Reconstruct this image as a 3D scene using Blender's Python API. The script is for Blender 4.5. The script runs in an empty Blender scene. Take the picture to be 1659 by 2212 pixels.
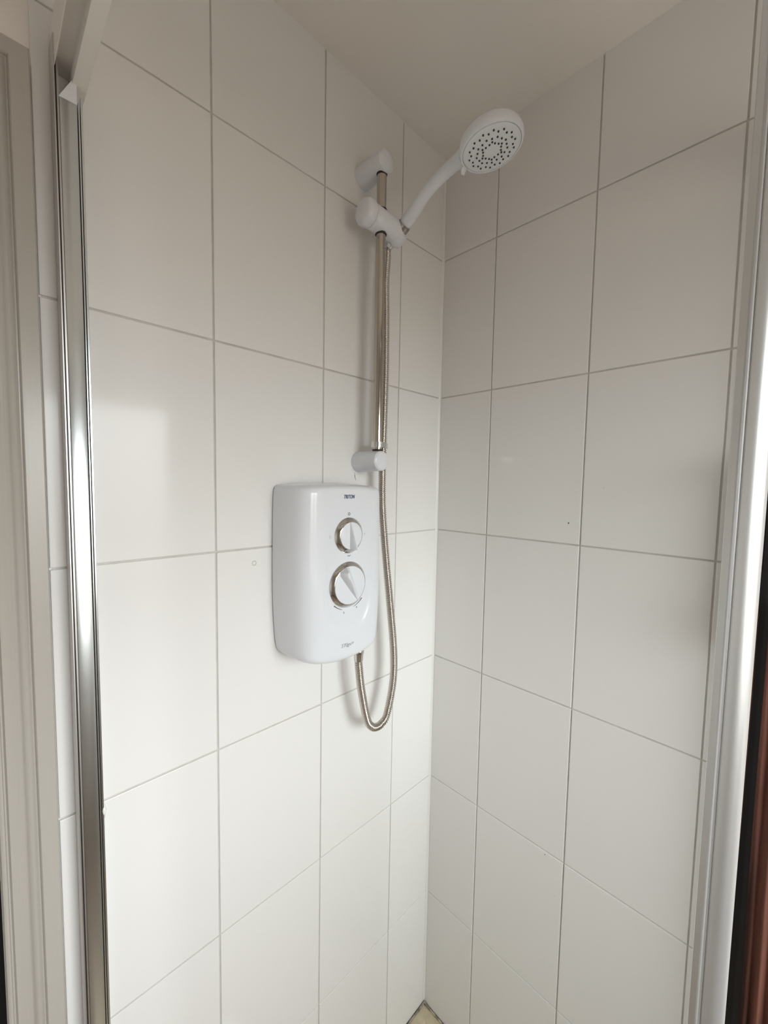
import bpy, bmesh, math, random
from mathutils import Vector, Matrix
random.seed(7)
PI = math.pi
D = bpy.data
SC = bpy.context.scene
COL = SC.collection
ZO = 2.17            # height of the grout line that is the measuring datum, above the bathroom floor

# ------------------------------------------------------------------ camera
cam_d = D.cameras.new('camera')
cam_d.sensor_fit = 'HORIZONTAL'
cam_d.sensor_width = 36.0
cam_d.lens = 19.14284
cam_d.clip_start = 0.01
cam = D.objects.new('camera', cam_d)
COL.objects.link(cam)
Rr, Ru, Rb = (0.7130585, -0.7008840, 0.0175837), (0.0349212, 0.0605543, 0.9975539), (-0.7002343, -0.7107002, 0.0676545)
CP = (-0.8653960, -0.6774514, 1.5979348)
M = Matrix(((Rr[0], Ru[0], Rb[0], CP[0]), (Rr[1], Ru[1], Rb[1], CP[1]), (Rr[2], Ru[2], Rb[2], CP[2]), (0, 0, 0, 1)))
cam.matrix_world = M
SC.camera = cam

# ------------------------------------------------------------------ light and exposure
SC.view_settings.view_transform = 'Standard'
SC.view_settings.look = 'None'
SC.view_settings.gamma = 1.0
SC.view_settings.use_curve_mapping = False
SC.view_settings.exposure = 0.0
W = D.worlds.new('daylight')
SC.world = W
W.use_nodes = True
nt = W.node_tree
bg = nt.nodes['Background']
# overcast sky above the horizon, duller ground below it
tcw = nt.nodes.new('ShaderNodeTexCoord')
sep = nt.nodes.new('ShaderNodeSeparateXYZ')
rmp = nt.nodes.new('ShaderNodeValToRGB')
nt.links.new(tcw.outputs['Generated'], sep.inputs[0])
mr = nt.nodes.new('ShaderNodeMapRange')
mr.inputs['From Min'].default_value = -1.0
mr.inputs['From Max'].default_value = 1.0
nt.links.new(sep.outputs['Z'], mr.inputs['Value'])
nt.links.new(mr.outputs[0], rmp.inputs[0])
els = rmp.color_ramp.elements
els[0].position = 0.44
els[0].color = (0.150, 0.132, 0.114, 1)
els[1].position = 0.56
els[1].color = (0.945, 0.98, 1.0, 1)
nt.links.new(rmp.outputs[0], bg.inputs[0])
bg.inputs[1].default_value = 15.6
# daylight that falls through the bathroom window (opposite the shower)
WX0, WX1, WZ0, WZ1, WY = -0.95, -0.08, ZO - 1.03, ZO - 0.19, -1.70
la = D.lights.new('window_portal', 'AREA')      # marks the window opening so that the sky is sampled through it
la.shape = 'RECTANGLE'
la.size = WX1 - WX0
la.size_y = WZ1 - WZ0
la.cycles.is_portal = True
lo = D.objects.new('window_portal', la)
COL.objects.link(lo)
lo.location = ((WX0 + WX1) / 2, WY - 0.035, (WZ0 + WZ1) / 2)
lo.rotation_euler = (PI / 2, 0, 0)

# ------------------------------------------------------------------ materials
def mat(name, col, rough=0.5, metal=0.0, spec=0.5, coat=0.0, coat_rough=0.05, bump=None, vary=None, aniso=0.0, trans=0.0, ior=1.45):
    """principled material; bump=(scale, strength, distance), vary=(scale, colour2, amount)"""
    m = D.materials.new(name)
    m.use_nodes = True
    nt = m.node_tree
    b = nt.nodes['Principled BSDF']
    b.inputs['Base Color'].default_value = (*col, 1)
    b.inputs['Roughness'].default_value = rough
    b.inputs['Metallic'].default_value = metal
    b.inputs['Specular IOR Level'].default_value = spec
    b.inputs['Coat Weight'].default_value = coat
    b.inputs['Coat Roughness'].default_value = coat_rough
    b.inputs['Anisotropic'].default_value = aniso
    b.inputs['Transmission Weight'].default_value = trans
    b.inputs['IOR'].default_value = ior
    tc = nt.nodes.new('ShaderNodeTexCoord')
    if vary:
        n = nt.nodes.new('ShaderNodeTexNoise')
        mp = nt.nodes.new('ShaderNodeMapping')
        mp.inputs['Scale'].default_value = vary[0] if isinstance(vary[0], tuple) else (vary[0],) * 3
        n.inputs['Scale'].default_value = 1.0
        n.inputs['Detail'].default_value = 4
        nt.links.new(tc.outputs['Object'], mp.inputs['Vector'])
        nt.links.new(mp.outputs['Vector'], n.inputs['Vector'])
        r = nt.nodes.new('ShaderNodeValToRGB')
        r.color_ramp.elements[0].position = 0.5 - vary[2] / 2
        r.color_ramp.elements[1].position = 0.5 + vary[2] / 2
        r.color_ramp.elements[0].color = (*col, 1)
        r.color_ramp.elements[1].color = (*vary[1], 1)
        nt.links.new(n.outputs['Fac'], r.inputs['Fac'])
        nt.links.new(r.outputs['Color'], b.inputs['Base Color'])
    if bump:
        n = nt.nodes.new('ShaderNodeTexNoise')
        mp = nt.nodes.new('ShaderNodeMapping')
        mp.inputs['Scale'].default_value = bump[0] if isinstance(bump[0], tuple) else (bump[0],) * 3
        n.inputs['Scale'].default_value = 1.0
        n.inputs['Detail'].default_value = 3
        nt.links.new(tc.outputs['Object'], mp.inputs['Vector'])
        nt.links.new(mp.outputs['Vector'], n.inputs['Vector'])
        bp = nt.nodes.new('ShaderNodeBump')
        bp.inputs['Strength'].default_value = bump[1]
        bp.inputs['Distance'].default_value = bump[2]
        nt.links.new(n.outputs['Fac'], bp.inputs['Height'])
        nt.links.new(bp.outputs['Normal'], b.inputs['Normal'])
    return m

MT = {}
MT['tile'] = mat('glazed_tile', (0.84, 0.818, 0.80), 0.11, spec=0.2, bump=(6, 0.06, 0.002))
MT['grout'] = mat('grout', (0.56, 0.53, 0.49), 0.8, vary=(30, (0.68, 0.65, 0.61), 0.5), bump=(400, 0.4, 0.0006))
MT['paint'] = mat('ceiling_paint', (0.92, 0.875, 0.83), 0.9, bump=(120, 0.15, 0.001))
MT['wallpaint'] = mat('wall_paint', (0.60, 0.53, 0.47), 0.85, bump=(90, 0.15, 0.001))
MT['lightpaint'] = mat('light_wall_paint', (0.82, 0.80, 0.77), 0.8, bump=(90, 0.15, 0.001))
MT['gloss'] = mat('gloss_wood_paint', (0.46, 0.425, 0.385), 0.28, bump=((160, 160, 3), 0.35, 0.0012))
MT['plastic'] = mat('white_plastic', (0.80, 0.81, 0.85), 0.16, bump=(900, 0.03, 0.0002))
MT['plastic2'] = mat('white_plastic_satin', (0.80, 0.81, 0.85), 0.3)
MT['chrome'] = mat('chrome', (0.68, 0.67, 0.66), 0.06, 1.0)
MT['rail'] = mat('rail_steel', (0.52, 0.475, 0.42), 0.14, 1.0, bump=((300, 300, 4), 0.05, 0.0004))
MT['hose'] = mat('hose_steel', (0.60, 0.55, 0.51), 0.18, 1.0)
MT['alu'] = mat('satin_aluminium', (0.69, 0.72, 0.73), 0.24, 1.0, bump=((500, 500, 5), 0.10, 0.0004))
MT['alubright'] = mat('bright_aluminium', (0.74, 0.75, 0.76), 0.38, 0.85, bump=((500, 500, 5), 0.10, 0.0004))
MT['aluside'] = mat('dull_aluminium', (0.62, 0.59, 0.57), 0.42, 1.0)
MT['darkchrome'] = mat('dark_chrome', (0.42, 0.40, 0.39), 0.12, 1.0)
MT['rubber'] = mat('black_rubber', (0.02, 0.017, 0.018), 0.5)
MT['nozzle'] = mat('dark_nozzle', (0.045, 0.045, 0.05), 0.5)
MT['navy'] = mat('navy_print', (0.02, 0.03, 0.13), 0.4)
MT['grey_print'] = mat('grey_print', (0.36, 0.36, 0.38), 0.4)
MT['dark_print'] = mat('dark_print', (0.06, 0.06, 0.07), 0.4)
MT['red_print'] = mat('red_print', (0.45, 0.16, 0.18), 0.4)
MT['seal'] = mat('white_sealant', (0.84, 0.82, 0.79), 0.35)
MT['mould'] = mat('mouldy_sealant', (0.05, 0.03, 0.02), 0.7, vary=(60, (0.50, 0.44, 0.34), 0.30))
MT['tray'] = mat('cream_tray', (0.66, 0.58, 0.43), 0.35, vary=(35, (0.50, 0.42, 0.28), 0.5))
MT['floor'] = mat('floor_vinyl', (0.42, 0.33, 0.26), 0.5, vary=(6, (0.34, 0.26, 0.20), 0.5))
MT['cloth'] = mat('brown_pink_cloth', (0.185, 0.078, 0.056), 0.95, spec=0.1, vary=((20, 45, 2.2), (0.045, 0.022, 0.018), 0.22), bump=(600, 0.3, 0.001))
MT['cloth2'] = mat('black_cloth', (0.012, 0.011, 0.012), 0.95, spec=0.1, bump=(600, 0.3, 0.001))
def pane_mat():
    m = D.materials.new('window_glass')
    m.use_nodes = True
    nt = m.node_tree
    out = nt.nodes['Material Output']
    tr = nt.nodes.new('ShaderNodeBsdfTransparent')
    tr.inputs[0].default_value = (0.985, 0.995, 0.99, 1)
    gl = nt.nodes.new('ShaderNodeBsdfGlossy')
    gl.inputs['Roughness'].default_value = 0.02
    mx = nt.nodes.new('ShaderNodeMixShader')
    fz = nt.nodes.new('ShaderNodeFresnel')
    fz.inputs['IOR'].default_value = 1.5
    ge = nt.nodes.new('ShaderNodeNewGeometry')
    iv = nt.nodes.new('ShaderNodeMath')
    iv.operation = 'SUBTRACT'
    iv.inputs[0].default_value = 1.0
    nt.links.new(ge.outputs['Backfacing'], iv.inputs[1])
    ml = nt.nodes.new('ShaderNodeMath')
    ml.operation = 'MULTIPLY'
    nt.links.new(fz.outputs[0], ml.inputs[0])
    nt.links.new(iv.outputs[0], ml.inputs[1])
    nt.links.new(ml.outputs[0], mx.inputs[0])
    nt.links.new(tr.outputs[0], mx.inputs[1])
    nt.links.new(gl.outputs[0], mx.inputs[2])
    nt.links.new(mx.outputs[0], out.inputs['Surface'])
    return m
MT['frost'] = pane_mat()

# ------------------------------------------------------------------ mesh helpers
def obj(name, bm, m, parent=None, smooth=False, angle=None):
    me = D.meshes.new(name)
    bmesh.ops.recalc_face_normals(bm, faces=bm.faces)
    bm.to_mesh(me)
    bm.free()
    return obj_me(name, me, m, parent, smooth, angle)

def obj_me(name, me, m, parent=None, smooth=False, angle=None):
    if m is not None:
        me.materials.clear()
        me.materials.append(m)
    if smooth or angle:
        me.polygons.foreach_set('use_smooth', [True] * len(me.polygons))
        if angle:
            me.set_sharp_from_angle(angle=math.radians(angle))
    o = D.objects.new(name, me)
    COL.objects.link(o)
    if parent is not None:
        o.parent = parent
        o.matrix_parent_inverse = Matrix.Identity(4)
    return o

def thing(name, label, cat, loc=(0, 0, 0), group=None):
    o = D.objects.new(name, None)
    o.empty_display_size = 0.05
    COL.objects.link(o)
    o.location = loc
    o['label'] = label
    o['category'] = cat
    if group:
        o['group'] = group
    return o

def local(bm, root):
    """mesh was written in room coordinates: move it to the root's own frame"""
    if root is not None:
        bmesh.ops.translate(bm, verts=bm.verts, vec=-Vector(root.location))
    return bm

def part(name, bm, m, root, smooth=False, angle=None, origin=None):
    """mesh in room coordinates -> child of root (root at the top level, unrotated)"""
    base = Vector(root.location)
    p = root.parent
    while p is not None:
        base += Vector(p.location)
        p = p.parent
    bmesh.ops.translate(bm, verts=bm.verts, vec=-base)
    return obj(name, bm, m, root, smooth, angle)

def struct(name, bm, m, smooth=False, angle=None):
    o = obj(name, bm, m, None, smooth, angle)
    o['kind'] = 'structure'
    return o

def add_box(bm, x0, x1, y0, y1, z0, z1, bev=0.0, seg=2):
    g = bmesh.ops.create_cube(bm, size=1.0)
    vs = g['verts']
    for v in vs:
        v.co = Vector(((x0 + x1) / 2 + v.co.x * (x1 - x0), (y0 + y1) / 2 + v.co.y * (y1 - y0), (z0 + z1) / 2 + v.co.z * (z1 - z0)))
    if bev > 0:
        es = list({e for v in vs for e in v.link_edges})
        bmesh.ops.bevel(bm, geom=es, offset=bev, segments=seg, profile=0.5, affect='EDGES')
    return bm

def box(*a, **k):
    return add_box(bmesh.new(), *a, **k)

def prism(bm, pts, axis, a, b):
    """closed outline extruded along axis: 'z' pts=(x,y), 'y' pts=(x,z), 'x' pts=(y,z)"""
    def P(p, t):
        return {'z': (p[0], p[1], t), 'y': (p[0], t, p[1]), 'x': (t, p[0], p[1])}[axis]
    v0 = [bm.verts.new(P(p, a)) for p in pts]
    v1 = [bm.verts.new(P(p, b)) for p in pts]
    n = len(pts)
    for i in range(n):
        bm.faces.new((v0[i], v0[(i + 1) % n], v1[(i + 1) % n], v1[i]))
    bm.faces.new(v0)
    bm.faces.new(v1)
    return bm

def frame_of(t):
    t = Vector(t).normalized()
    u = Vector((0, 0, 1)) if abs(t.z) < 0.9 else Vector((1, 0, 0))
    u = (u - t * u.dot(t)).normalized()
    return t, u, t.cross(u)

def lathe(bm, prof, origin, axis, n=32, lobes=None):
    """prof: (distance along axis, radius); capped where radius is 0 or at the ends"""
    t, u, w = frame_of(axis)
    o = Vector(origin)
    rings = []
    for s, r in prof:
        if r < 1e-6:
            rings.append([bm.verts.new(o + t * s)])
        else:
            ring = []
            for i in range(n):
                a = 2 * PI * i / n
                rr = r * (1 + lobes[1] * math.cos(lobes[0] * a)) if lobes else r
                ring.append(bm.verts.new(o + t * s + (u * math.cos(a) + w * math.sin(a)) * rr))
            rings.append(ring)
    for A, B in zip(rings, rings[1:]):
        if len(A) == 1 and len(B) == 1:
            continue
        for i in range(n):
            j = (i + 1) % n
            if len(A) == 1:
                bm.faces.new((A[0], B[i], B[j]))
            elif len(B) == 1:
                bm.faces.new((A[i], A[j], B[0]))
            else:
                bm.faces.new((A[i], A[j], B[j], B[i]))
    for R_ in (rings[0], rings[-1]):
        if len(R_) > 1:
            bm.faces.new(R_)
    return bm

def catmull(pts, n):
    P = [Vector(p) for p in pts]
    P = [P[0] * 2 - P[1]] + P + [P[-1] * 2 - P[-2]]
    out = []
    for i in range(1, len(P) - 2):
        for k in range(n):
            t = k / n
            a, b, c, d = P[i - 1], P[i], P[i + 1], P[i + 2]
            out.append(0.5 * ((2 * b) + (c - a) * t + (2 * a - 5 * b + 4 * c - d) * t * t + (3 * b - a - 3 * c + d) * t ** 3))
    out.append(P[-2])
    return out

def resample(pts, step):
    L = [0.0]
    for a, b in zip(pts, pts[1:]):
        L.append(L[-1] + (b - a).length)
    n = max(2, int(round(L[-1] / step)))
    out, k = [], 0
    for i in range(n + 1):
        s = L[-1] * i / n
        while k < len(L) - 2 and L[k + 1] < s:
            k += 1
        f = (s - L[k]) / max(1e-9, L[k + 1] - L[k])
        out.append(pts[k].lerp(pts[k + 1], f))
    return out

def tube(bm, path, rad, n=16, cap=True, squash=None):
    """sweep along points; rad a number or list; squash=(list of (width, height) factors)"""
    path = [Vector(p) for p in path]
    m = len(path)
    t0 = (path[1] - path[0]).normalized()
    _, u, _ = frame_of(t0)
    rings = []
    for i, p in enumerate(path):
        a = path[max(0, i - 1)]
        b = path[min(m - 1, i + 1)]
        t = (b - a).normalized()
        u = (u - t * u.dot(t)).normalized()
        w = t.cross(u)
        r = rad[i] if isinstance(rad, (list, tuple)) else rad
        sq = squash[i] if squash else (1, 1)
        rings.append([bm.verts.new(p + u * (math.cos(2 * PI * k / n) * r * sq[1]) + w * (math.sin(2 * PI * k / n) * r * sq[0])) for k in range(n)])
    for A, B in zip(rings, rings[1:]):
        for k in range(n):
            j = (k + 1) % n
            bm.faces.new((A[k], A[j], B[j], B[k]))
    if cap:
        bm.faces.new(rings[0])
        bm.faces.new(rings[-1])
    return bm

def text_bm(body, size, shear=0.0, offset=0.0, extrude=0.0004, space=1.0):
    cu = D.curves.new('lettering', 'FONT')
    cu.body = body
    cu.size = size
    cu.shear = shear
    cu.offset = offset
    cu.extrude = extrude
    cu.space_character = space
    cu.align_x = 'CENTER'
    cu.align_y = 'CENTER'
    o = D.objects.new('lettering_source', cu)
    COL.objects.link(o)
    dg = bpy.context.evaluated_depsgraph_get()
    me = D.meshes.new_from_object(o.evaluated_get(dg))
    D.objects.remove(o)
    D.curves.remove(cu)
    bm = bmesh.new()
    bm.from_mesh(me)
    D.meshes.remove(me)
    return bm

# ------------------------------------------------------------------ the room shell
CEIL = ZO + 0.245
RX0, RY0 = -1.75, WY
TT = 0.0022       # how far the grout lies behind the tile faces
struct('floor', box(RX0 - 0.1, 0.1, RY0 - 0.1, 0.1, -0.1, 0.0), MT['floor'])
struct('ceiling', box(RX0 - 0.1, 0.1, RY0 - 0.1, 0.1, CEIL, CEIL + 0.1), MT['paint'])

# wall_left: tiled as far as x = -0.807, painted above the doorway, doorway from -0.866
TX = -0.8073
bm = box(TX + 0.004, 0.1, TT, 0.1, 0, CEIL)
wall_left = struct('wall_left', bm, MT['grout'])
bm = bmesh.new()
DZ = ZO - 0.133
add_box(bm, -0.866, TX + 0.004, 0.004, 0.1, 0, CEIL)
add_box(bm, RX0 - 0.1, -0.866, 0.004, 0.1, DZ, CEIL)
add_box(bm, RX0 - 0.1, -1.62, 0.004, 0.1, 0, DZ)
plaster = obj('plaster_surface', bm, MT['paint'], wall_left)
wall_right = struct('wall_right', box(TT, 0.1, -0.8036 + 0.004, TT, 0, CEIL), MT['grout'])
obj('plaster_surface', box(0.004, 0.1, RY0 - 0.1, -0.8036 + 0.004, 0, CEIL), MT['wallpaint'], wall_right)
struct('wall_side', box(RX0 - 0.1, RX0, RY0 - 0.1, 0.1, 0, CEIL), MT['lightpaint'])
bm = bmesh.new()
add_box(bm, RX0 - 0.1, WX0 - 0.04, WY - 0.1, WY, 0, CEIL)
add_box(bm, WX1 + 0.04, 0.1, WY - 0.1, WY, 0, CEIL)
add_box(bm, WX0 - 0.04, WX1 + 0.04, WY - 0.1, WY, 0, WZ0 - 0.04)
add_box(bm, WX0 - 0.04, WX1 + 0.04, WY - 0.1, WY, WZ1 + 0.04, CEIL)
struct('wall_rear', bm, MT['wallpaint'])
# window opposite the shower: frame, frosted pane behind the daylight
bm = bmesh.new()
for a in ((WX0 - 0.04, WX0, WZ0 - 0.04, WZ1 + 0.04), (WX1, WX1 + 0.04, WZ0 - 0.04, WZ1 + 0.04), (WX0, WX1, WZ0 - 0.04, WZ0), (WX0, WX1, WZ1, WZ1 + 0.04)):
    add_box(bm, a[0], a[1], WY - 0.09, WY + 0.012, a[2], a[3])
win = struct('window_1', bm, MT['gloss'])
obj('window_pane', box(WX0 - 0.002, WX1 + 0.002, WY - 0.07, WY - 0.062, WZ0 - 0.002, WZ1 + 0.002), MT['frost'], win)
obj('window_sill', box(WX0 - 0.08, WX1 + 0.08, WY, WY + 0.05, WZ0 - 0.065, WZ0 - 0.042, bev=0.004), MT['gloss'], win)

# tiles: every tile is a child of its wall
RH, G = 0.345, 0.0014     # row pitch, half the joint
ROWS = [(k, ZO - (k + 1) * RH, ZO - k * RH) for k in range(-1, 6)]
ROWS[0] = (-1, ZO, CEIL + 0.02)
XE = [0.0, -0.1559, -0.373, -0.5901, TX]
YE = [0.0, -0.1523, -0.3694, -0.5865, -0.8036]
cache = {}
def tile_mesh(w, h):
    k = (round(w, 5), round(h, 5))
    if k not in cache:
        b = box(-w / 2, w / 2, -0.0004, 0.006, -h / 2, h / 2)
        es = [e for e in b.edges if all(v.co.y < 0.003 for v in e.verts)]
        bmesh.ops.bevel(b, geom=es, offset=0.0011, segments=2, profile=0.5, affect='EDGES')
        me = D.meshes.new('tile')
        bmesh.ops.recalc_face_normals(b, faces=b.faces)
        b.to_mesh(me)
        b.free()
        me.materials.append(MT['tile'])
        me.polygons.foreach_set('use_smooth', [True] * len(me.polygons))
        me.set_sharp_from_angle(angle=math.radians(12))
        cache[k] = me
    return cache[k]
def lay(parent, edges, along_x):
    for i in range(4):
        a0, a1 = edges[i], edges[i + 1]
        w = a0 - a1 - 2 * G
        c = (a0 + a1) / 2
        if i == 0:
            w -= 0.003
            c -= 0.0015
        for k, z0, z1 in ROWS:
            o = D.objects.new('tile', tile_mesh(w, z1 - z0 - 2 * G))
            COL.objects.link(o)
            o.parent = parent
            jit = random.uniform(-0.0003, 0.0003)
            z = (z0 + z1) / 2
            if along_x:
                o.location = (c, 0.0004 + jit, z)
                o.rotation_euler = (random.uniform(-.0012, .0012), 0, random.uniform(-.002, .002))
            else:
                o.location = (0.0004 + jit, c, z)
                o.rotation_euler = (0, random.uniform(-.0012, .0012), -PI / 2 + random.uniform(-.002, .002))
lay(wall_left, XE, True)
lay(wall_right, YE, False)

# small marks on the tiles
def mark(parent, name, x, y, z, r, m, ring=False, n=16):
    bm = bmesh.new()
    if ring:
        for i in range(n):
            pass
        lathe(bm, [(0, r), (0.0006, r), (0.0008, r * .85), (0.0006, r * .65), (0.0002, r * .6), (0.0002, 0)], (x, y, z), (0, -1, 0) if parent is wall_left else (-1, 0, 0), n)
    else:
        lathe(bm, [(0, r), (0.0004, r * .7), (0.0005, 0)], (x, y, z), (0, -1, 0) if parent is wall_left else (-1, 0, 0), 8)
    return obj(name, bm, m, parent, True)
mark(wall_left, 'filled_screw_hole', -0.5222, 0.0, ZO - 0.717, 0.0046, MT['grout'], True)
mark(wall_right, 'speck', 0.0, -0.345, ZO - 0.6456, 0.0016, MT['dark_print'])
mark(wall_right, 'speck', 0.0, -0.3285, ZO - 1.388, 0.0018, MT['grey_print'])
mark(wall_right, 'speck', 0.0, -0.409, ZO - 0.572, 0.0009, MT['grey_print'])
mark(wall_right, 'speck', 0.0, -0.354, ZO - 1.466, 0.0010, MT['grey_print'])
bm = tube(bmesh.new(), [(-0.2895, 0.0002, ZO - 0.548), (-0.2885, 0.0002, ZO - 0.556), (-0.286, 0.0002, ZO - 0.564)], [0.0003, 0.0007, 0.0004], 6)
obj('pencil_mark', bm, MT['dark_print'], wall_left)

# sealant bead in the corner of the two tiled walls, and where the walls meet the ceiling
bm = bmesh.new()
prism(bm, [(0.004, 0.004), (-0.0052, 0.004), (-0.0050, -0.0003), (-0.0032, -0.0012), (-0.0010, -0.0030), (-0.0002, -0.0042), (0.004, -0.0042)], 'z', 0.10, CEIL)
struct('trim_2', bm, MT['seal'], angle=60)

# ------------------------------------------------------------------ door frame left of the shower
prof = [(-0.8085, 0.0), (-0.8085, 0.0185), (-0.8095, 0.0195), (-0.8265, 0.0200), (-0.8275, 0.0190), (-0.8285, 0.0150), (-0.8300, 0.0148),
        (-0.8325, 0.0175), (-0.8350, 0.0190), (-0.8375, 0.0180), (-0.8395, 0.0150), (-0.8420, 0.0140), (-0.8555, 0.0125), (-0.8575, 0.0095),
        (-0.8590, 0.0095), (-0.8600, 0.0130), (-0.8620, 0.0140), (-0.8640, 0.0130), (-0.8650, 0.0100), (-0.8655, 0.0)]
bm = bmesh.new()
rows = []
zt = ZO - 0.0745
for ztag in range(3):
    ring = []
    for x, d in prof:
        off = -0.8085 - x                      # distance from the outer edge, mitred at the head
        if ztag == 0:
            ring.append(bm.verts.new((x, 0.004 - d - 0.004, 0.0)))
        elif ztag == 1:
            ring.append(bm.verts.new((x, 0.004 - d - 0.004, zt - off)))
        else:
            ring.append(bm.verts.new((-1.68, 0.004 - d - 0.004, zt - off)))
    rows.append(ring)
n = len(prof)
for A, B in zip(rows, rows[1:]):
    for i in range(n):
        j = (i + 1) % n
        bm.faces.new((A[i], A[j], B[j], B[i]))
bm.faces.new(rows[0])
bm.faces.new(rows[-1])
architrave = struct('trim_1', bm, MT['gloss'], angle=35)
door = struct('door_1', box(-1.61, -0.874, 0.012, 0.05, 0.008, DZ - 0.004, bev=0.002), MT['gloss'])
obj('door_gap_shade', box(-0.91, -0.8655, 0.055, 0.09, 0, DZ), MT['rubber'], door)  # black strip standing in for the shade in the gap beside the door
obj('door_handle', lathe(bmesh.new(), [(0, .026), (.006, .026), (.008, .012), (.03, .011), (.036, .024), (.05, .028), (.06, .022), (.063, 0)], (-1.55, 0.012, 1.0), (0, -1, 0), 24), MT['chrome'], door, True)

# ------------------------------------------------------------------ shower tray
tray = thing('shower_tray', 'cream shower tray with dark mouldy seal in the corner between the two tiled walls', 'shower tray', (-0.40, -0.34, 0.0))
TZ = ZO - 6 * RH
bm = bmesh.new()
ox0, ox1, oy0, oy1 = -0.80, -0.0005, -0.675, -0.0005
ix0, ix1, iy0, iy1 = -0.765, -0.03, -0.64, -0.03
def ringv(x0, x1, y0, y1, z):
    return [bm.verts.new(p) for p in ((x0, y0, z), (x1, y0, z), (x1, y1, z), (x0, y1, z))]
rs = [ringv(ox0, ox1, oy0, oy1, 0.0), ringv(ox0, ox1, oy0, oy1, TZ), ringv(ix0, ix1, iy0, iy1, TZ),
      ringv(ix0 + .02, ix1 - .02, iy0 + .02, iy1 - .02, TZ - 0.035), ringv(-.42, -.38, -.36, -.32, TZ - .045)]
for A, B in zip(rs, rs[1:]):
    for i in range(4):
        bm.faces.new((A[i], A[(i + 1) % 4], B[(i + 1) % 4], B[i]))
bm.faces.new(rs[0]); bm.faces.new(rs[-1])
part('tray_body', bm, MT['tray'], tray)
part('waste_cover', lathe(bmesh.new(), [(0, .045), (.004, .044), (.006, .038), (.006, 0)], (-.40, -.34, TZ - .045), (0, 0, 1), 28), MT['chrome'], tray, angle=40)
bm = bmesh.new()
pth = [(-0.80, -0.0035, TZ + .001), (-0.30, -0.0035, TZ + .001), (-0.06, -0.0035, TZ + .0015), (-0.012, -0.004, TZ + .003), (-0.0045, -0.0045, TZ + .008), (-0.004, -0.012, TZ + .003), (-0.0035, -0.06, TZ + .0015), (-0.0035, -0.30, TZ + .001), (-0.0035, -0.67, TZ + .001)]
pp = resample(catmull(pth, 8), 0.006)
tube(bm, pp, [0.0026 + 0.0008 * math.sin(i * 1.7) * math.sin(i * .53) for i in range(len(pp))], 8)
part('seal_strip', bm, MT['mould'], tray, True)

# ------------------------------------------------------------------ shower enclosure frame
fr = thing('shower_enclosure_frame', 'silver metal shower enclosure frame with wall upright at left and blurred upright at right edge', 'shower frame', (-0.775, -0.015, TZ))
# upright on the left wall
up = part('upright', box(-0.7832, -0.7660, -0.0300, -0.0006, TZ, ZO - 0.117, bev=0.0008), MT['alu'], fr, angle=40)
bm = bmesh.new()
add_box(bm, -0.7884, -0.7872, -0.0305, -0.0006, TZ, ZO - 0.050)
add_box(bm, -0.7872, -0.7600, -0.0040, -0.0006, TZ, ZO - 0.112)
part('wall_channel', bm, MT['aluside'], up)
part('gasket', box(-0.7872, -0.7853, -0.0288, -0.0042, TZ, ZO - 0.052), MT['rubber'], up)
part('channel_strip', box(-0.7853, -0.7834, -0.0278, -0.0042, TZ, ZO - 0.060), MT['aluside'], up)
bm = bmesh.new()
add_box(bm, -0.7651, -0.7634, -0.0295, -0.0042, TZ, ZO - 0.112, bev=.0004)
add_box(bm, -0.7626, -0.7602, -0.0290, -0.0042, TZ, ZO - 0.105, bev=.0004)
part('channel_fin', bm, MT['alu'], up)
bm = tube(bmesh.new(), [(-0.7604, -0.026, ZO - 1.020), (-0.7597, -0.0285, ZO - 1.030), (-0.7600, -0.026, ZO - 1.042)], [.001, .0026, .001], 8)
part('sealant_blob', bm, MT['seal'], up, True)
# header rail: runs from the left wall to the open corner, then along to the right wall
HZ0, HZ1 = ZO - 0.094, ZO - 0.030
hp = [(-0.7870, HZ0 + .010), (-0.7864, HZ0 + .010), (-0.7864, HZ0 + .022), (-0.7700, HZ0 + .022), (-0.7700, HZ0), (-0.7555, HZ0), (-0.7555, HZ1), (-0.7870, HZ1)]
hd = part('header_rail', prism(bmesh.new(), hp, 'y', -0.668, -0.0008), MT['paint'], fr)  # wall-like paint colour stands in for the ceiling reflected in satin metal
bm = bmesh.new()
vs = [(-0.7838, -0.0302, ZO - .1168), (-0.7660, -0.0302, ZO - .1168), (-0.7660, -0.0020, ZO - .1168), (-0.7838, -0.0020, ZO - .1168),
      (-0.7700, -0.0302, HZ0 + .004), (-0.7660, -0.0302, HZ0 + .004), (-0.7660, -0.0020, HZ0 + .004), (-0.7700, -0.0020, HZ0 + .004)]
V = [bm.verts.new(v) for v in vs]
for f in ((0, 1, 2, 3), (4, 5, 6, 7), (0, 1, 5, 4), (1, 2, 6, 5), (2, 3, 7, 6), (3, 0, 4, 7)):
    bm.faces.new([V[i] for i in f])
part('end_cap', bm, MT['plastic2'], hd)
hp2 = [(-0.668, HZ0), (-0.634, HZ0), (-0.634, HZ1), (-0.668, HZ1)]
part('header_rail', prism(bmesh.new(), hp2, 'x', -0.7555, -0.0008), MT['alu'], fr)
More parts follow.
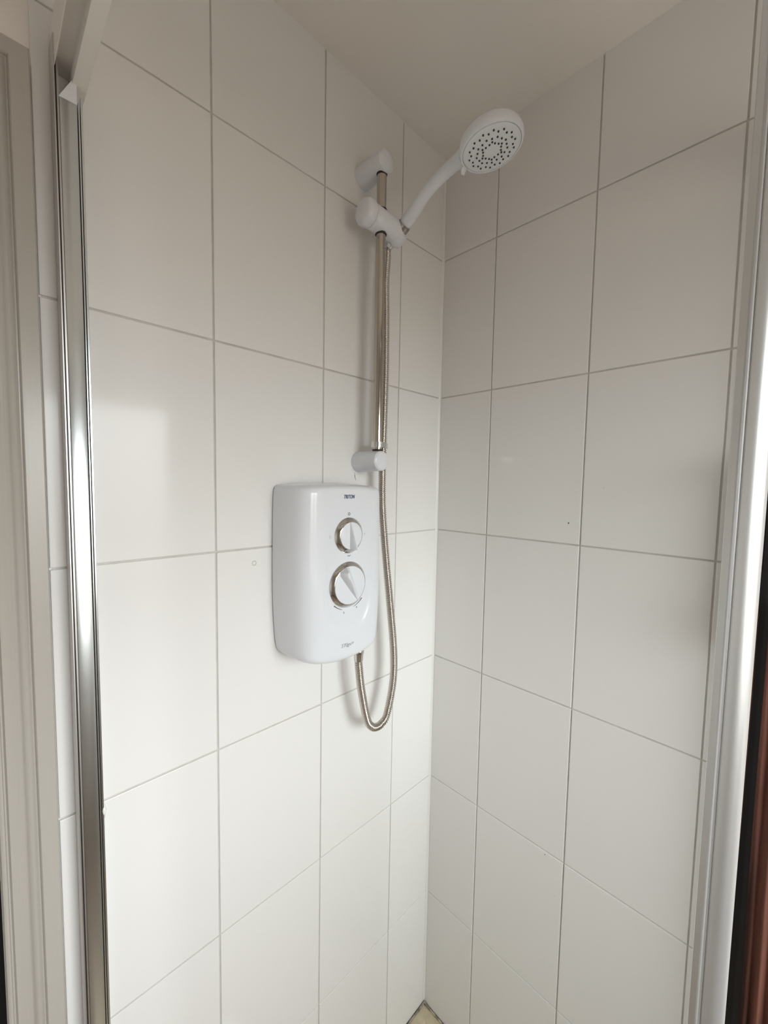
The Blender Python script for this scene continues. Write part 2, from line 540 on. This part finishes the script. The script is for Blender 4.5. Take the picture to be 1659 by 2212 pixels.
# upright that ends the fixed side panel, near the camera at the right edge of the view
UX = -0.46
prof = [(UX - .004, -.6386), (UX - .0050, -.6391), (UX - .0050, -.6432), (UX - .0062, -.6440), (UX - .0078, -.6448), (UX - .0082, -.6456), (UX - .0078, -.6464), (UX - .0050, -.6468), (UX - .0050, -.6474)]
for k in range(13):
    a = (k / 12) * PI * .5
    prof.append((UX + .006 - .0130 * math.cos(a), -.6476 - .0127 * math.sin(a)))
prof += [(UX + .022, -.6603), (UX + .022, -.6386)]
stile = part('upright', prism(bmesh.new(), prof, 'z', TZ, HZ0), MT['alubright'], fr, angle=40)
part('glass_panel', box(UX + .020, -0.018, -.6515, -.6455, TZ + .03, HZ0), MT['frost'], fr)
part('bottom_rail', box(UX + .0225, -0.0225, -.658, -.641, TZ, TZ + .03), MT['alu'], fr)
part('wall_channel', box(-0.022, -0.0006, -.661, -.638, TZ, HZ0), MT['rubber'], fr)  # metal channel coloured black so the gap beyond the upright reads as shade

# ------------------------------------------------------------------ electric shower unit
ux, uz = -0.3815, ZO - 0.7405
unit = thing('electric_shower', 'white electric shower unit with two chrome-ringed control knobs on the left tiled wall', 'shower unit', (ux, 0.0, ZO - 0.905))
def outline(a, b):
    """a across -1..1, b up -1..1 -> x, z of the cover seen from the front"""
    hw = 0.1066 * (1 - 0.02 * max(0, b) ** 2 - 0.075 * max(0, -b) ** 2.4)
    zt_ = ZO - 0.5705 - 0.0065 * a * a
    zb_ = ZO - 0.9115 + 0.0205 * abs(a) ** 2.2
    a2 = a * (1 - 0.035 * abs(b) ** 26)
    b2 = b * (1 - 0.018 * abs(a) ** 26)
    return ux + a2 * hw, zb_ + (zt_ - zb_) * (b2 + 1) / 2
def sst(e0, e1, x):
    t = min(1, max(0, (x - e0) / (e1 - e0)))
    return t * t * (3 - 2 * t)
def depth(a, b):
    ga = max(0.0, 1 - abs(a) ** 8.5) ** (1 / 2.2)
    gb = max(0.0, 1 - abs(b) ** 46) ** (1 / 2.6)
    d = 0.011 + 0.0795 * ga * gb + 0.0035 * ga * gb * (1 - a * a)
    x, z = outline(a, b)
    # shallow smile-shaped dish round the lower knob
    dx = abs(x - ux) / 0.056
    dz = max(0.0, (ZO - 0.765 - z)) / 0.083
    r = (dx ** 2.6 + dz ** 2.6) ** (1 / 2.6)
    d += 0.0034 * sst(0.94, 1.05, r) * sst(ZO - 0.70, ZO - 0.80, z) * ga * gb * (1 - 0.75 * sst(1.15, 1.9, r))
    return d
NA, NB = 72, 110
def spread(k, n, p):
    s = 2 * k / n - 1
    return math.copysign(1 - (1 - abs(s)) ** p, s)
bm = bmesh.new()
grid = []
for j in range(NB + 1):
    b = spread(j, NB, 1.5)
    row = []
    for i in range(NA + 1):
        a = spread(i, NA, 1.35)
        x, z = outline(a, b)
        row.append(bm.verts.new((x, -depth(a, b), z)))
    grid.append(row)
for j in range(NB):
    for i in range(NA):
        bm.faces.new((grid[j][i], grid[j][i + 1], grid[j + 1][i + 1], grid[j + 1][i]))
loop = grid[0][:] + [grid[j][-1] for j in range(1, NB + 1)] + grid[-1][-2::-1] + [grid[j][0] for j in range(NB - 1, 0, -1)]
back = [bm.verts.new((v.co.x, -0.0035, v.co.z)) for v in loop]
for i in range(len(loop)):
    j = (i + 1) % len(loop)
    bm.faces.new((loop[i], loop[j], back[j], back[i]))
bm.faces.new(back)
cover = part('cover', bm, MT['plastic'], unit, angle=50)
bm = bmesh.new()
prism(bm, [(ux - .1000, ZO - .872), (ux - .0905, ZO - .8890), (ux + .0905, ZO - .8890), (ux + .1000, ZO - .872), (ux + .1035, ZO - .70), (ux + .1015, ZO - .582), (ux - .1015, ZO - .582), (ux - .1035, ZO - .70)], 'y', -0.0034, -0.0003)
part('back_plate', bm, MT['grey_print'], unit)

def front(z, x=ux):
    """depth of the cover face at height z near its middle"""
    b = 2 * (z - (ZO - 0.9115)) / 0.341 - 1
    return depth((x - ux) / 0.105, max(-1, min(1, b)))
def knob(name, cx, cz, R_, ratio, turn, lab, high_up):
    y0 = -front(cz, cx)
    k = part(name, lathe(bmesh.new(), [(-0.002, R_ * ratio * .99), (0.0070, R_ * ratio), (0.0082, R_ * ratio * .985), (0.0086, R_ * ratio * .95), (0.0088, 0)], (cx, y0, cz), (0, -1, 0), 64), MT['plastic2'], unit, angle=35)
    k['label'] = lab
    part('chrome_ring', lathe(bmesh.new(), [(-0.004, R_), (0.0012, R_), (0.0020, R_ * .985), (0.0074, R_ * (ratio + .022)), (0.0076, R_ * (ratio + .004)), (-0.004, R_ * (ratio + .004))], (cx, y0, cz), (0, -1, 0), 64), MT['chrome'], k, angle=30)
    # finger grip: a fin that rises along the dial
    bm = bmesh.new()
    rows = []
    L = R_ * ratio * .97
    for i in range(17):
        s = -1 + 2 * i / 16
        zl = s * L
        f = (1 - s) / 2                               # 1 at the foot end
        h = 0.0010 + 0.0165 * f ** .85 if not high_up else 0.0012 + 0.0165 * sst(-0.1, 0.85, f)
        wd = (0.0016 + 0.0050 * f) if not high_up else (0.0020 + 0.0085 * f ** .8)
        wd = min(wd, math.sqrt(max(1e-6, (L * 1.01) ** 2 - zl * zl)) + 0.0015)
        row = []
        for (px, ph) in ((-1.0, -0.02), (-0.85, 0.45), (-0.62, 0.93), (-0.42, 1.0), (-0.05, 0.97), (0.55, 0.62), (1.10, 0.20), (1.45, -0.02)):
            row.append((px * wd * (-1 if high_up else 1), 0.0086 + ph * h, zl))
        rows.append(row)
    ca, sa = math.cos(turn), math.sin(turn)
    V = [[bm.verts.new((cx + p[0] * ca - p[2] * sa, y0 - p[1], cz + p[0] * sa + p[2] * ca)) for p in r] for r in rows]
    for A, B in zip(V, V[1:]):
        for i in range(len(A) - 1):
            bm.faces.new((A[i], A[i + 1], B[i + 1], B[i]))
    bm.faces.new(V[0]); bm.faces.new(V[-1])
    part('finger_grip', bm, MT['plastic2'], k, angle=42)
    return y0
kz1, kz2 = ZO - 0.6680, ZO - 0.7605
y1 = knob('power_knob', ux, kz1, 0.0335, .765, math.radians(6), 'upper control knob with its grip pointing straight down', False)
y2 = knob('temperature_knob', ux - .001, kz2, 0.0433, .835, math.radians(180 + 32), 'larger lower control knob with its grip turned to upper left', True)

def wall_text(bm, cx, y, cz):
    bmesh.ops.rotate(bm, verts=bm.verts, cent=(0, 0, 0), matrix=Matrix.Rotation(PI / 2, 3, 'X'))
    bmesh.ops.translate(bm, verts=bm.verts, vec=(cx, y, cz))
    return bm
def fit(bm, w, h):
    xs = [v.co.x for v in bm.verts]; ys = [v.co.y for v in bm.verts]
    sx, sy = w / (max(xs) - min(xs)), h / (max(ys) - min(ys))
    mx, my = (max(xs) + min(xs)) / 2, (max(ys) + min(ys)) / 2
    for v in bm.verts:
        v.co.x = (v.co.x - mx) * sx
        v.co.y = (v.co.y - my) * sy
    return bm
lt = part('maker_lettering', wall_text(fit(text_bm('TRITON', .009, shear=.25, offset=.00012, space=1.05), .0252, .0072), ux + .0005, -front(ZO - .596) - .0002, ZO - .596), MT['navy'], unit)
lt['label'] = 'dark blue capital lettering near the top'
lt = part('model_lettering', wall_text(fit(text_bm('T70gsi+', .010, shear=.25, offset=-.00008), .0300, .0088), ux - .002, -front(ZO - .8755) - .0002, ZO - .8755), MT['grey_print'], unit)
lt['label'] = 'thin grey lettering near the bottom'
def arc(cx, cz, y, r, a0, a1, w, m, name, taper=False):
    N = 10
    pts = []
    for i in range(N + 1):
        a = math.radians(a0 + (a1 - a0) * i / N)
        pts.append((cx + r * math.cos(a), y, cz + r * math.sin(a)))
    rad = [w * (1 - .6 * i / N) if taper else w for i in range(N + 1)]
    return part(name, tube(bmesh.new(), pts, rad, 6), m, unit)
arc(ux, kz1 + .0400, y1 - .0004, .0024, 0, 359, .0004, MT['dark_print'], 'off_symbol')
arc(ux + .001, kz1 - .0350, y1 - .0002, .0040, 215, 325, .0005, MT['dark_print'], 'cold_symbol')
for q in range(3):
    xx = ux - .0400 - .0018 * q
    part('heat_symbol', tube(bmesh.new(), [(xx + .0006, y1 + .0008, kz1 + .0028), (xx - .0005, y1 + .0008, kz1 + .0008), (xx + .0006, y1 + .0008, kz1 - .0010), (xx - .0003, y1 + .0008, kz1 - .0034)], .00033, 5), MT['red_print'] if q else MT['dark_print'], unit)
arc(ux + .038, kz1, y1 + .0003, .0022, -60, 60, .0003, MT['grey_print'], 'warm_symbol')
arc(ux - .001, kz2, y2 - .0004, .0472, 228, 254, .0008, MT['dark_print'], 'scale_mark', True)
arc(ux - .001, kz2, y2 - .0004, .0472, 318, 288, .0006, MT['dark_print'], 'scale_mark', True)
for (sx, sz, ch) in ((ux - .010, kz2 - .0520, '2'), (ux + .021, kz2 - .0475, '4')):
    part('scale_number', wall_text(fit(text_bm(ch, .006), .0022, .0036), sx, y2 - .0004, sz), MT['grey_print'], unit)
# outlet under the case
OXx, OY = -0.3195, -0.0560
part('outlet', lathe(bmesh.new(), [(0, .0075), (.020, .0075), (.021, .0095), (.026, .0095)], (OXx, OY, ZO - .889), (0, 0, -1), 24), MT['chrome'], unit, angle=40)

# ------------------------------------------------------------------ riser rail
bx, by = -0.2755, -0.0560
rail = thing('riser_rail', 'steel shower riser rail held by white cylindrical brackets on the left tiled wall', 'shower rail', (bx, 0.0, ZO - 0.524))
part('rail_tube', lathe(bmesh.new(), [(0, .0097), (0.585, .0097)], (bx, by, ZO - 0.520), (0, 0, 1), 32), MT['rail'], rail, angle=40)
for bz, seal in ((ZO - 0.524, False), (ZO + 0.062, True)):
    r0, r1 = 0.0227, 0.0205
    br = part('wall_bracket', lathe(bmesh.new(), [(0.0002, r0), (0.006, r0), (0.067, r1), (0.0690, r1 * .985), (0.0702, r1 * .93), (0.0706, r1 * .80)], (bx - .001, 0, bz), (0, -1, 0), 40), MT['plastic2'], rail, angle=40)
    part('bracket_cap', lathe(bmesh.new(), [(0.0690, r1 * .90), (0.0712, r1 * .88), (0.0722, r1 * .78), (0.0727, r1 * .5), (0.0728, 0)], (bx - .001, 0, bz), (0, -1, 0), 40), MT['plastic'], br, angle=40)
    zz = bz + (-.0222 if seal else .0200)
    part('rubber_seal', lathe(bmesh.new(), [(0, .0099), (.0030, .0112), (.0040, .0108), (.0040, .0098)], (bx, by, zz), (0, 0, 1 if not seal else 1), 24), MT['rubber'], br)
# hose clip: an eight-shaped chrome plate round the rail and the hose
hx, hy = -0.2462, -0.0420
bm = bmesh.new()
out = []
d = Vector((hx - bx, hy - by)); dl = d.length; d.normalize(); nrm = Vector((-d.y, d.x))
for i in range(19):
    a = PI / 2 + PI * i / 18
    out.append(Vector((bx, by)) + (d * math.cos(a) + nrm * math.sin(a)) * .0135)
for i in range(19):
    a = -PI / 2 + PI * i / 18
    out.append(Vector((hx, hy)) + (d * math.cos(a) + nrm * math.sin(a)) * .0108)
prism(bm, [(p.x, p.y) for p in out], 'z', ZO - .4965, ZO - .4850)
part('hose_clip', bm, MT['chrome'], rail, angle=40)

# ------------------------------------------------------------------ sliding handset holder
hz = ZO - 0.0485
hold = thing('handset_holder', 'white sliding handset holder with clamp knob gripping the steel riser rail', 'holder', (bx, by, hz))
bm = bmesh.new()
lathe(bm, [(-.0285, .0215), (-.0265, .0232), (.000, .0232), (.030, .0222), (.046, .0212), (.054, .0190), (.0585, .0140), (.0600, .0060), (.0602, 0)], (bx, by, hz), (1, 0, -0.03), 40)
body = part('holder_body', bm, MT['plastic2'], hold, angle=45)
part('clamp_knob', lathe(bmesh.new(), [(.0292, .0195), (.0300, .0240), (.0340, .0252), (.0440, .0250), (.0490, .0225), (.0515, .0160), (.0522, 0)], (bx, by, hz), (-1, 0, 0.03), 48, lobes=(8, .018)), MT['plastic2'], hold, True)
for s in (1, -1):
    part('rubber_seal', lathe(bmesh.new(), [(0.0195, .0099), (.0235, .0118), (.0245, .0112), (.0245, .0099)], (bx, by, hz), (0, 0, s), 24), MT['rubber'], body)
CX = -0.2290
ax = Vector((0, -0.869, 0.495))
cc = Vector((CX, -0.0560, ZO - 0.0525))
part('cradle', lathe(bmesh.new(), [(-.0190, .0140), (-.0175, .0170), (-.010, .0200), (.004, .0205), (.0105, .0185), (.0120, .0150)], cc, ax, 32), MT['plastic2'], hold, angle=45)

# ------------------------------------------------------------------ shower handset
hs = thing('shower_handset', 'white hand shower with round head of dark nozzles held above the riser rail', 'shower head', cc + ax * .02)
part('collar', lathe(bmesh.new(), [(.0118, .0128), (.0125, .0142), (.0235, .0142), (.0245, .0132), (.0275, .0108)], cc, ax, 32), MT['darkchrome'], hs, angle=40)
N_ = Vector((.084, -.148, -.9855)).normalized()
HC = Vector((-0.2300, -0.2766, ZO - 0.0020))
EX = (Vector((1, 0, 0)) - N_ * N_.x).normalized()
EY = N_.cross(EX)
start = cc + ax * .0255
pts = [start, cc + ax * .055, (-0.2295, -0.1300, ZO - 0.0075), (-0.2298, -0.1680, ZO + 0.0060), (-0.2300, -0.2050, ZO + 0.0135), (-0.2300, -0.2330, ZO + 0.0160), (-0.2300, -0.2560, ZO + 0.0170)]
pp = resample(catmull(pts, 10), 0.004)
m_ = len(pp)
rad, sq = [], []
for i in range(m_):
    s = i / (m_ - 1)
    r = 0.0132 - 0.0018 * sst(0, .45, s) + 0.0012 * sst(.55, .95, s)
    if i == 0:
        r *= .93
    w = 1 + 1.3 * sst(.70, 1.0, s)
    rad.append(r)
    sq.append((w, 1.0 - .18 * sst(.7, 1, s)))
handle = part('handle', tube(bmesh.new(), pp, rad, 28, squash=sq), MT['plastic2'], hs, True)
# head: shell, dished rim, face plate
prof = [(-.035, 0), (-.0347, .012), (-.0328, .026), (-.0290, .038), (-.0228, .0475), (-.0145, .0532), (-.0060, .0543), (-.0010, .0526), (.0008, .0508), (.0004, .0492), (-.0015, .0488)]
head = part('head_shell', lathe(bmesh.new(), prof, HC, N_, 72), MT['plastic'], hs, angle=60)
def bulge(r):
    return 0.0045 * (1 - (r / 0.0485) ** 2)
prof = [(-.002, .0480)] + [(bulge(r), r) for r in (.0478, .044, .038, .030, .022, .014, .007)] + [(bulge(0), 0)]
face = part('face_plate', lathe(bmesh.new(), prof, HC, N_, 72), MT['plastic2'], hs, angle=60)
spots = []
for i in range(28):
    a = math.radians(-125 + 360 * i / 28)
    spots.append((a, .0381 if i % 2 else .0345))
for i in range(18):
    a = math.radians(-171 - 20 * i)
    spots.append((a, .0258 if i % 2 else .0243))
for k in range(6):
    for dq, rq in ((-17, .0152), (0, .0182), (17, .0152)):
        spots.append((math.radians(60 * k + 28 + dq), rq))
nbm = lathe(bmesh.new(), [(-.0010, .00165), (.0009, .00155), (.0016, .0011), (.0016, .0)], (0, 0, 0), (0, 0, 1), 10)
bmesh.ops.recalc_face_normals(nbm, faces=nbm.faces)
nme = D.meshes.new('nozzle')
nbm.to_mesh(nme)
nbm.free()
nme.materials.append(MT['nozzle'])
rot = N_.to_track_quat('Z', 'Y')
for a, r in spots:
    o = D.objects.new('nozzle', nme)
    COL.objects.link(o)
    o.parent = face
    p = HC + EX * (math.cos(a) * r) + EY * (math.sin(a) * r) + N_ * bulge(r)
    o.location = p - Vector(hs.location)
    o.rotation_mode = 'QUATERNION'
    o.rotation_quaternion = rot
# spray-selector lever on the rim beside the handle
tq = Vector((-0.12, 0.99, 0)); tq = (tq - N_ * tq.dot(N_)).normalized(); tw = N_.cross(tq)
bm = bmesh.new()
lp = [HC + tq * .0500 + N_ * .000, HC + tq * .0545 + N_ * .0035, HC + tq * .0570 + N_ * .0090]
tube(bm, lp, [.0050, .0052, .0030], 12, squash=[(1.3, .55)] * 3)
part('spray_lever', bm, MT['plastic'], hs, True)

# ------------------------------------------------------------------ shower hose
hose = thing('shower_hose', 'ribbed steel shower hose looping from the shower unit up to the handset holder', 'hose', (-0.266, -0.058, ZO - 1.11))
top = cc - ax * .0195
path = [top, top - ax * .012 + Vector((-.001, 0, -.004)), (-0.2325, -0.0300, ZO - 0.095), (-0.2375, -0.0320, ZO - 0.1500), (-0.2400, -0.0370, ZO - 0.2200), (-0.2425, -0.0410, ZO - 0.3300), (-0.2450, -0.0420, ZO - 0.4300),
        (hx, hy, ZO - 0.4900), (-0.2468, -0.0420, ZO - 0.5560), (-0.2444, -0.0420, ZO - 0.6263), (-0.2348, -0.0450, ZO - 0.7288), (-0.2241, -0.0500, ZO - 0.8338), (-0.2144, -0.0550, ZO - 0.9410),
        (-0.2159, -0.0570, ZO - 1.0154), (-0.2343, -0.0580, ZO - 1.0850), (-0.2500, -0.0580, ZO - 1.1010), (-0.2665, -0.0580, ZO - 1.1030), (-0.2820, -0.0580, ZO - 1.0950), (-0.2960, -0.0580, ZO - 1.0720), (-0.3128, -0.0580, ZO - 1.0025), (-0.3190, -0.0570, ZO - 0.9550), (OXx, OY, ZO - 0.9400)]
STEP = 0.0042 / 6
pp = resample(catmull(path, 14), STEP)
rad = []
for i in range(len(pp)):
    ph = (i % 6) / 6
    rad.append(0.0086 - 0.0024 * (0.5 + 0.5 * math.cos(2 * PI * ph)) ** 2)
part('hose_tube', tube(bmesh.new(), pp, rad, 14), MT['hose'], hose, True)
part('hose_nut', lathe(bmesh.new(), [(0, .0100), (.001, .0108), (.008, .0108), (.010, .0098), (.024, .0092), (.026, .0080)], (OXx, OY, ZO - .9140), (0, 0, -1), 24, lobes=(12, .02)), MT['chrome'], hose, angle=40)
part('hose_nut', lathe(bmesh.new(), [(-.002, .0098), (.006, .0092), (.014, .0080)], top, -ax, 24), MT['chrome'], hose, angle=40)

# ------------------------------------------------------------------ cloth hanging beyond the right-hand upright
def drape(name, label, y0, y1, z0, z1, xb, amp, m, ph):
    t = thing(name, label, 'cloth', (xb, (y0 + y1) / 2, z0))
    bm = bmesh.new()
    NY, NZ = 60, 30
    def pt(i, j, back):
        s = i / NY
        v = j / NZ
        y = y0 + (y1 - y0) * s - 0.004 * (1 + math.sin(5 * v + ph)) * (1 - v) * s
        f = math.sin(s * 34 + ph + .8 * math.sin(3 * v)) * .6 + math.sin(s * 19 - 1.3 * v + 2 * ph) * .4
        x = xb - amp * f * (1 - .5 * v) - (.005 if not back else 0)
        return (x, y, z0 + (z1 - z0) * v + .008 * math.sin(s * 9 + ph) * (1 - v))
    F = [[bm.verts.new(pt(i, j, False)) for i in range(NY + 1)] for j in range(NZ + 1)]
    B_ = [[bm.verts.new(pt(i, j, True)) for i in range(NY + 1)] for j in range(NZ + 1)]
    for g_, in ((F,), (B_,)):
        for j in range(NZ):
            for i in range(NY):
                bm.faces.new((g_[j][i], g_[j][i + 1], g_[j + 1][i + 1], g_[j + 1][i]))
    for j in range(NZ):
        for i in (0, NY):
            bm.faces.new((F[j][i], F[j + 1][i], B_[j + 1][i], B_[j][i]))
    for i in range(NY):
        for j in (0, NZ):
            bm.faces.new((F[j][i], F[j][i + 1], B_[j][i + 1], B_[j][i]))
    part('folds', bm, m, t, True)
    hk = bmesh.new()
    ym = (y0 + y1) / 2
    tube(hk, catmull([(0.003, ym, z1 + .02), (xb - .004, ym, z1 + .010), (xb - .012, ym, z1 - .010), (xb - .030, ym, z1 - .004), (xb - .034, ym, z1 + .012)], 6), .004, 10)
    part('hook', hk, MT['chrome'], t, True)
    return t
drape('hanging_cloth', 'brown and pink folded cloth hanging at the right edge beyond the silver upright', -0.735, -0.6575, ZO - 1.90, ZO - 0.74, -0.036, .007, MT['cloth'], 0.4)
drape('black_cloth', 'short black cloth hanging over the brown and pink cloth at the right edge', -0.705, -0.6565, ZO - 0.810, ZO - 0.52, -0.056, .003, MT['cloth2'], 2.1)
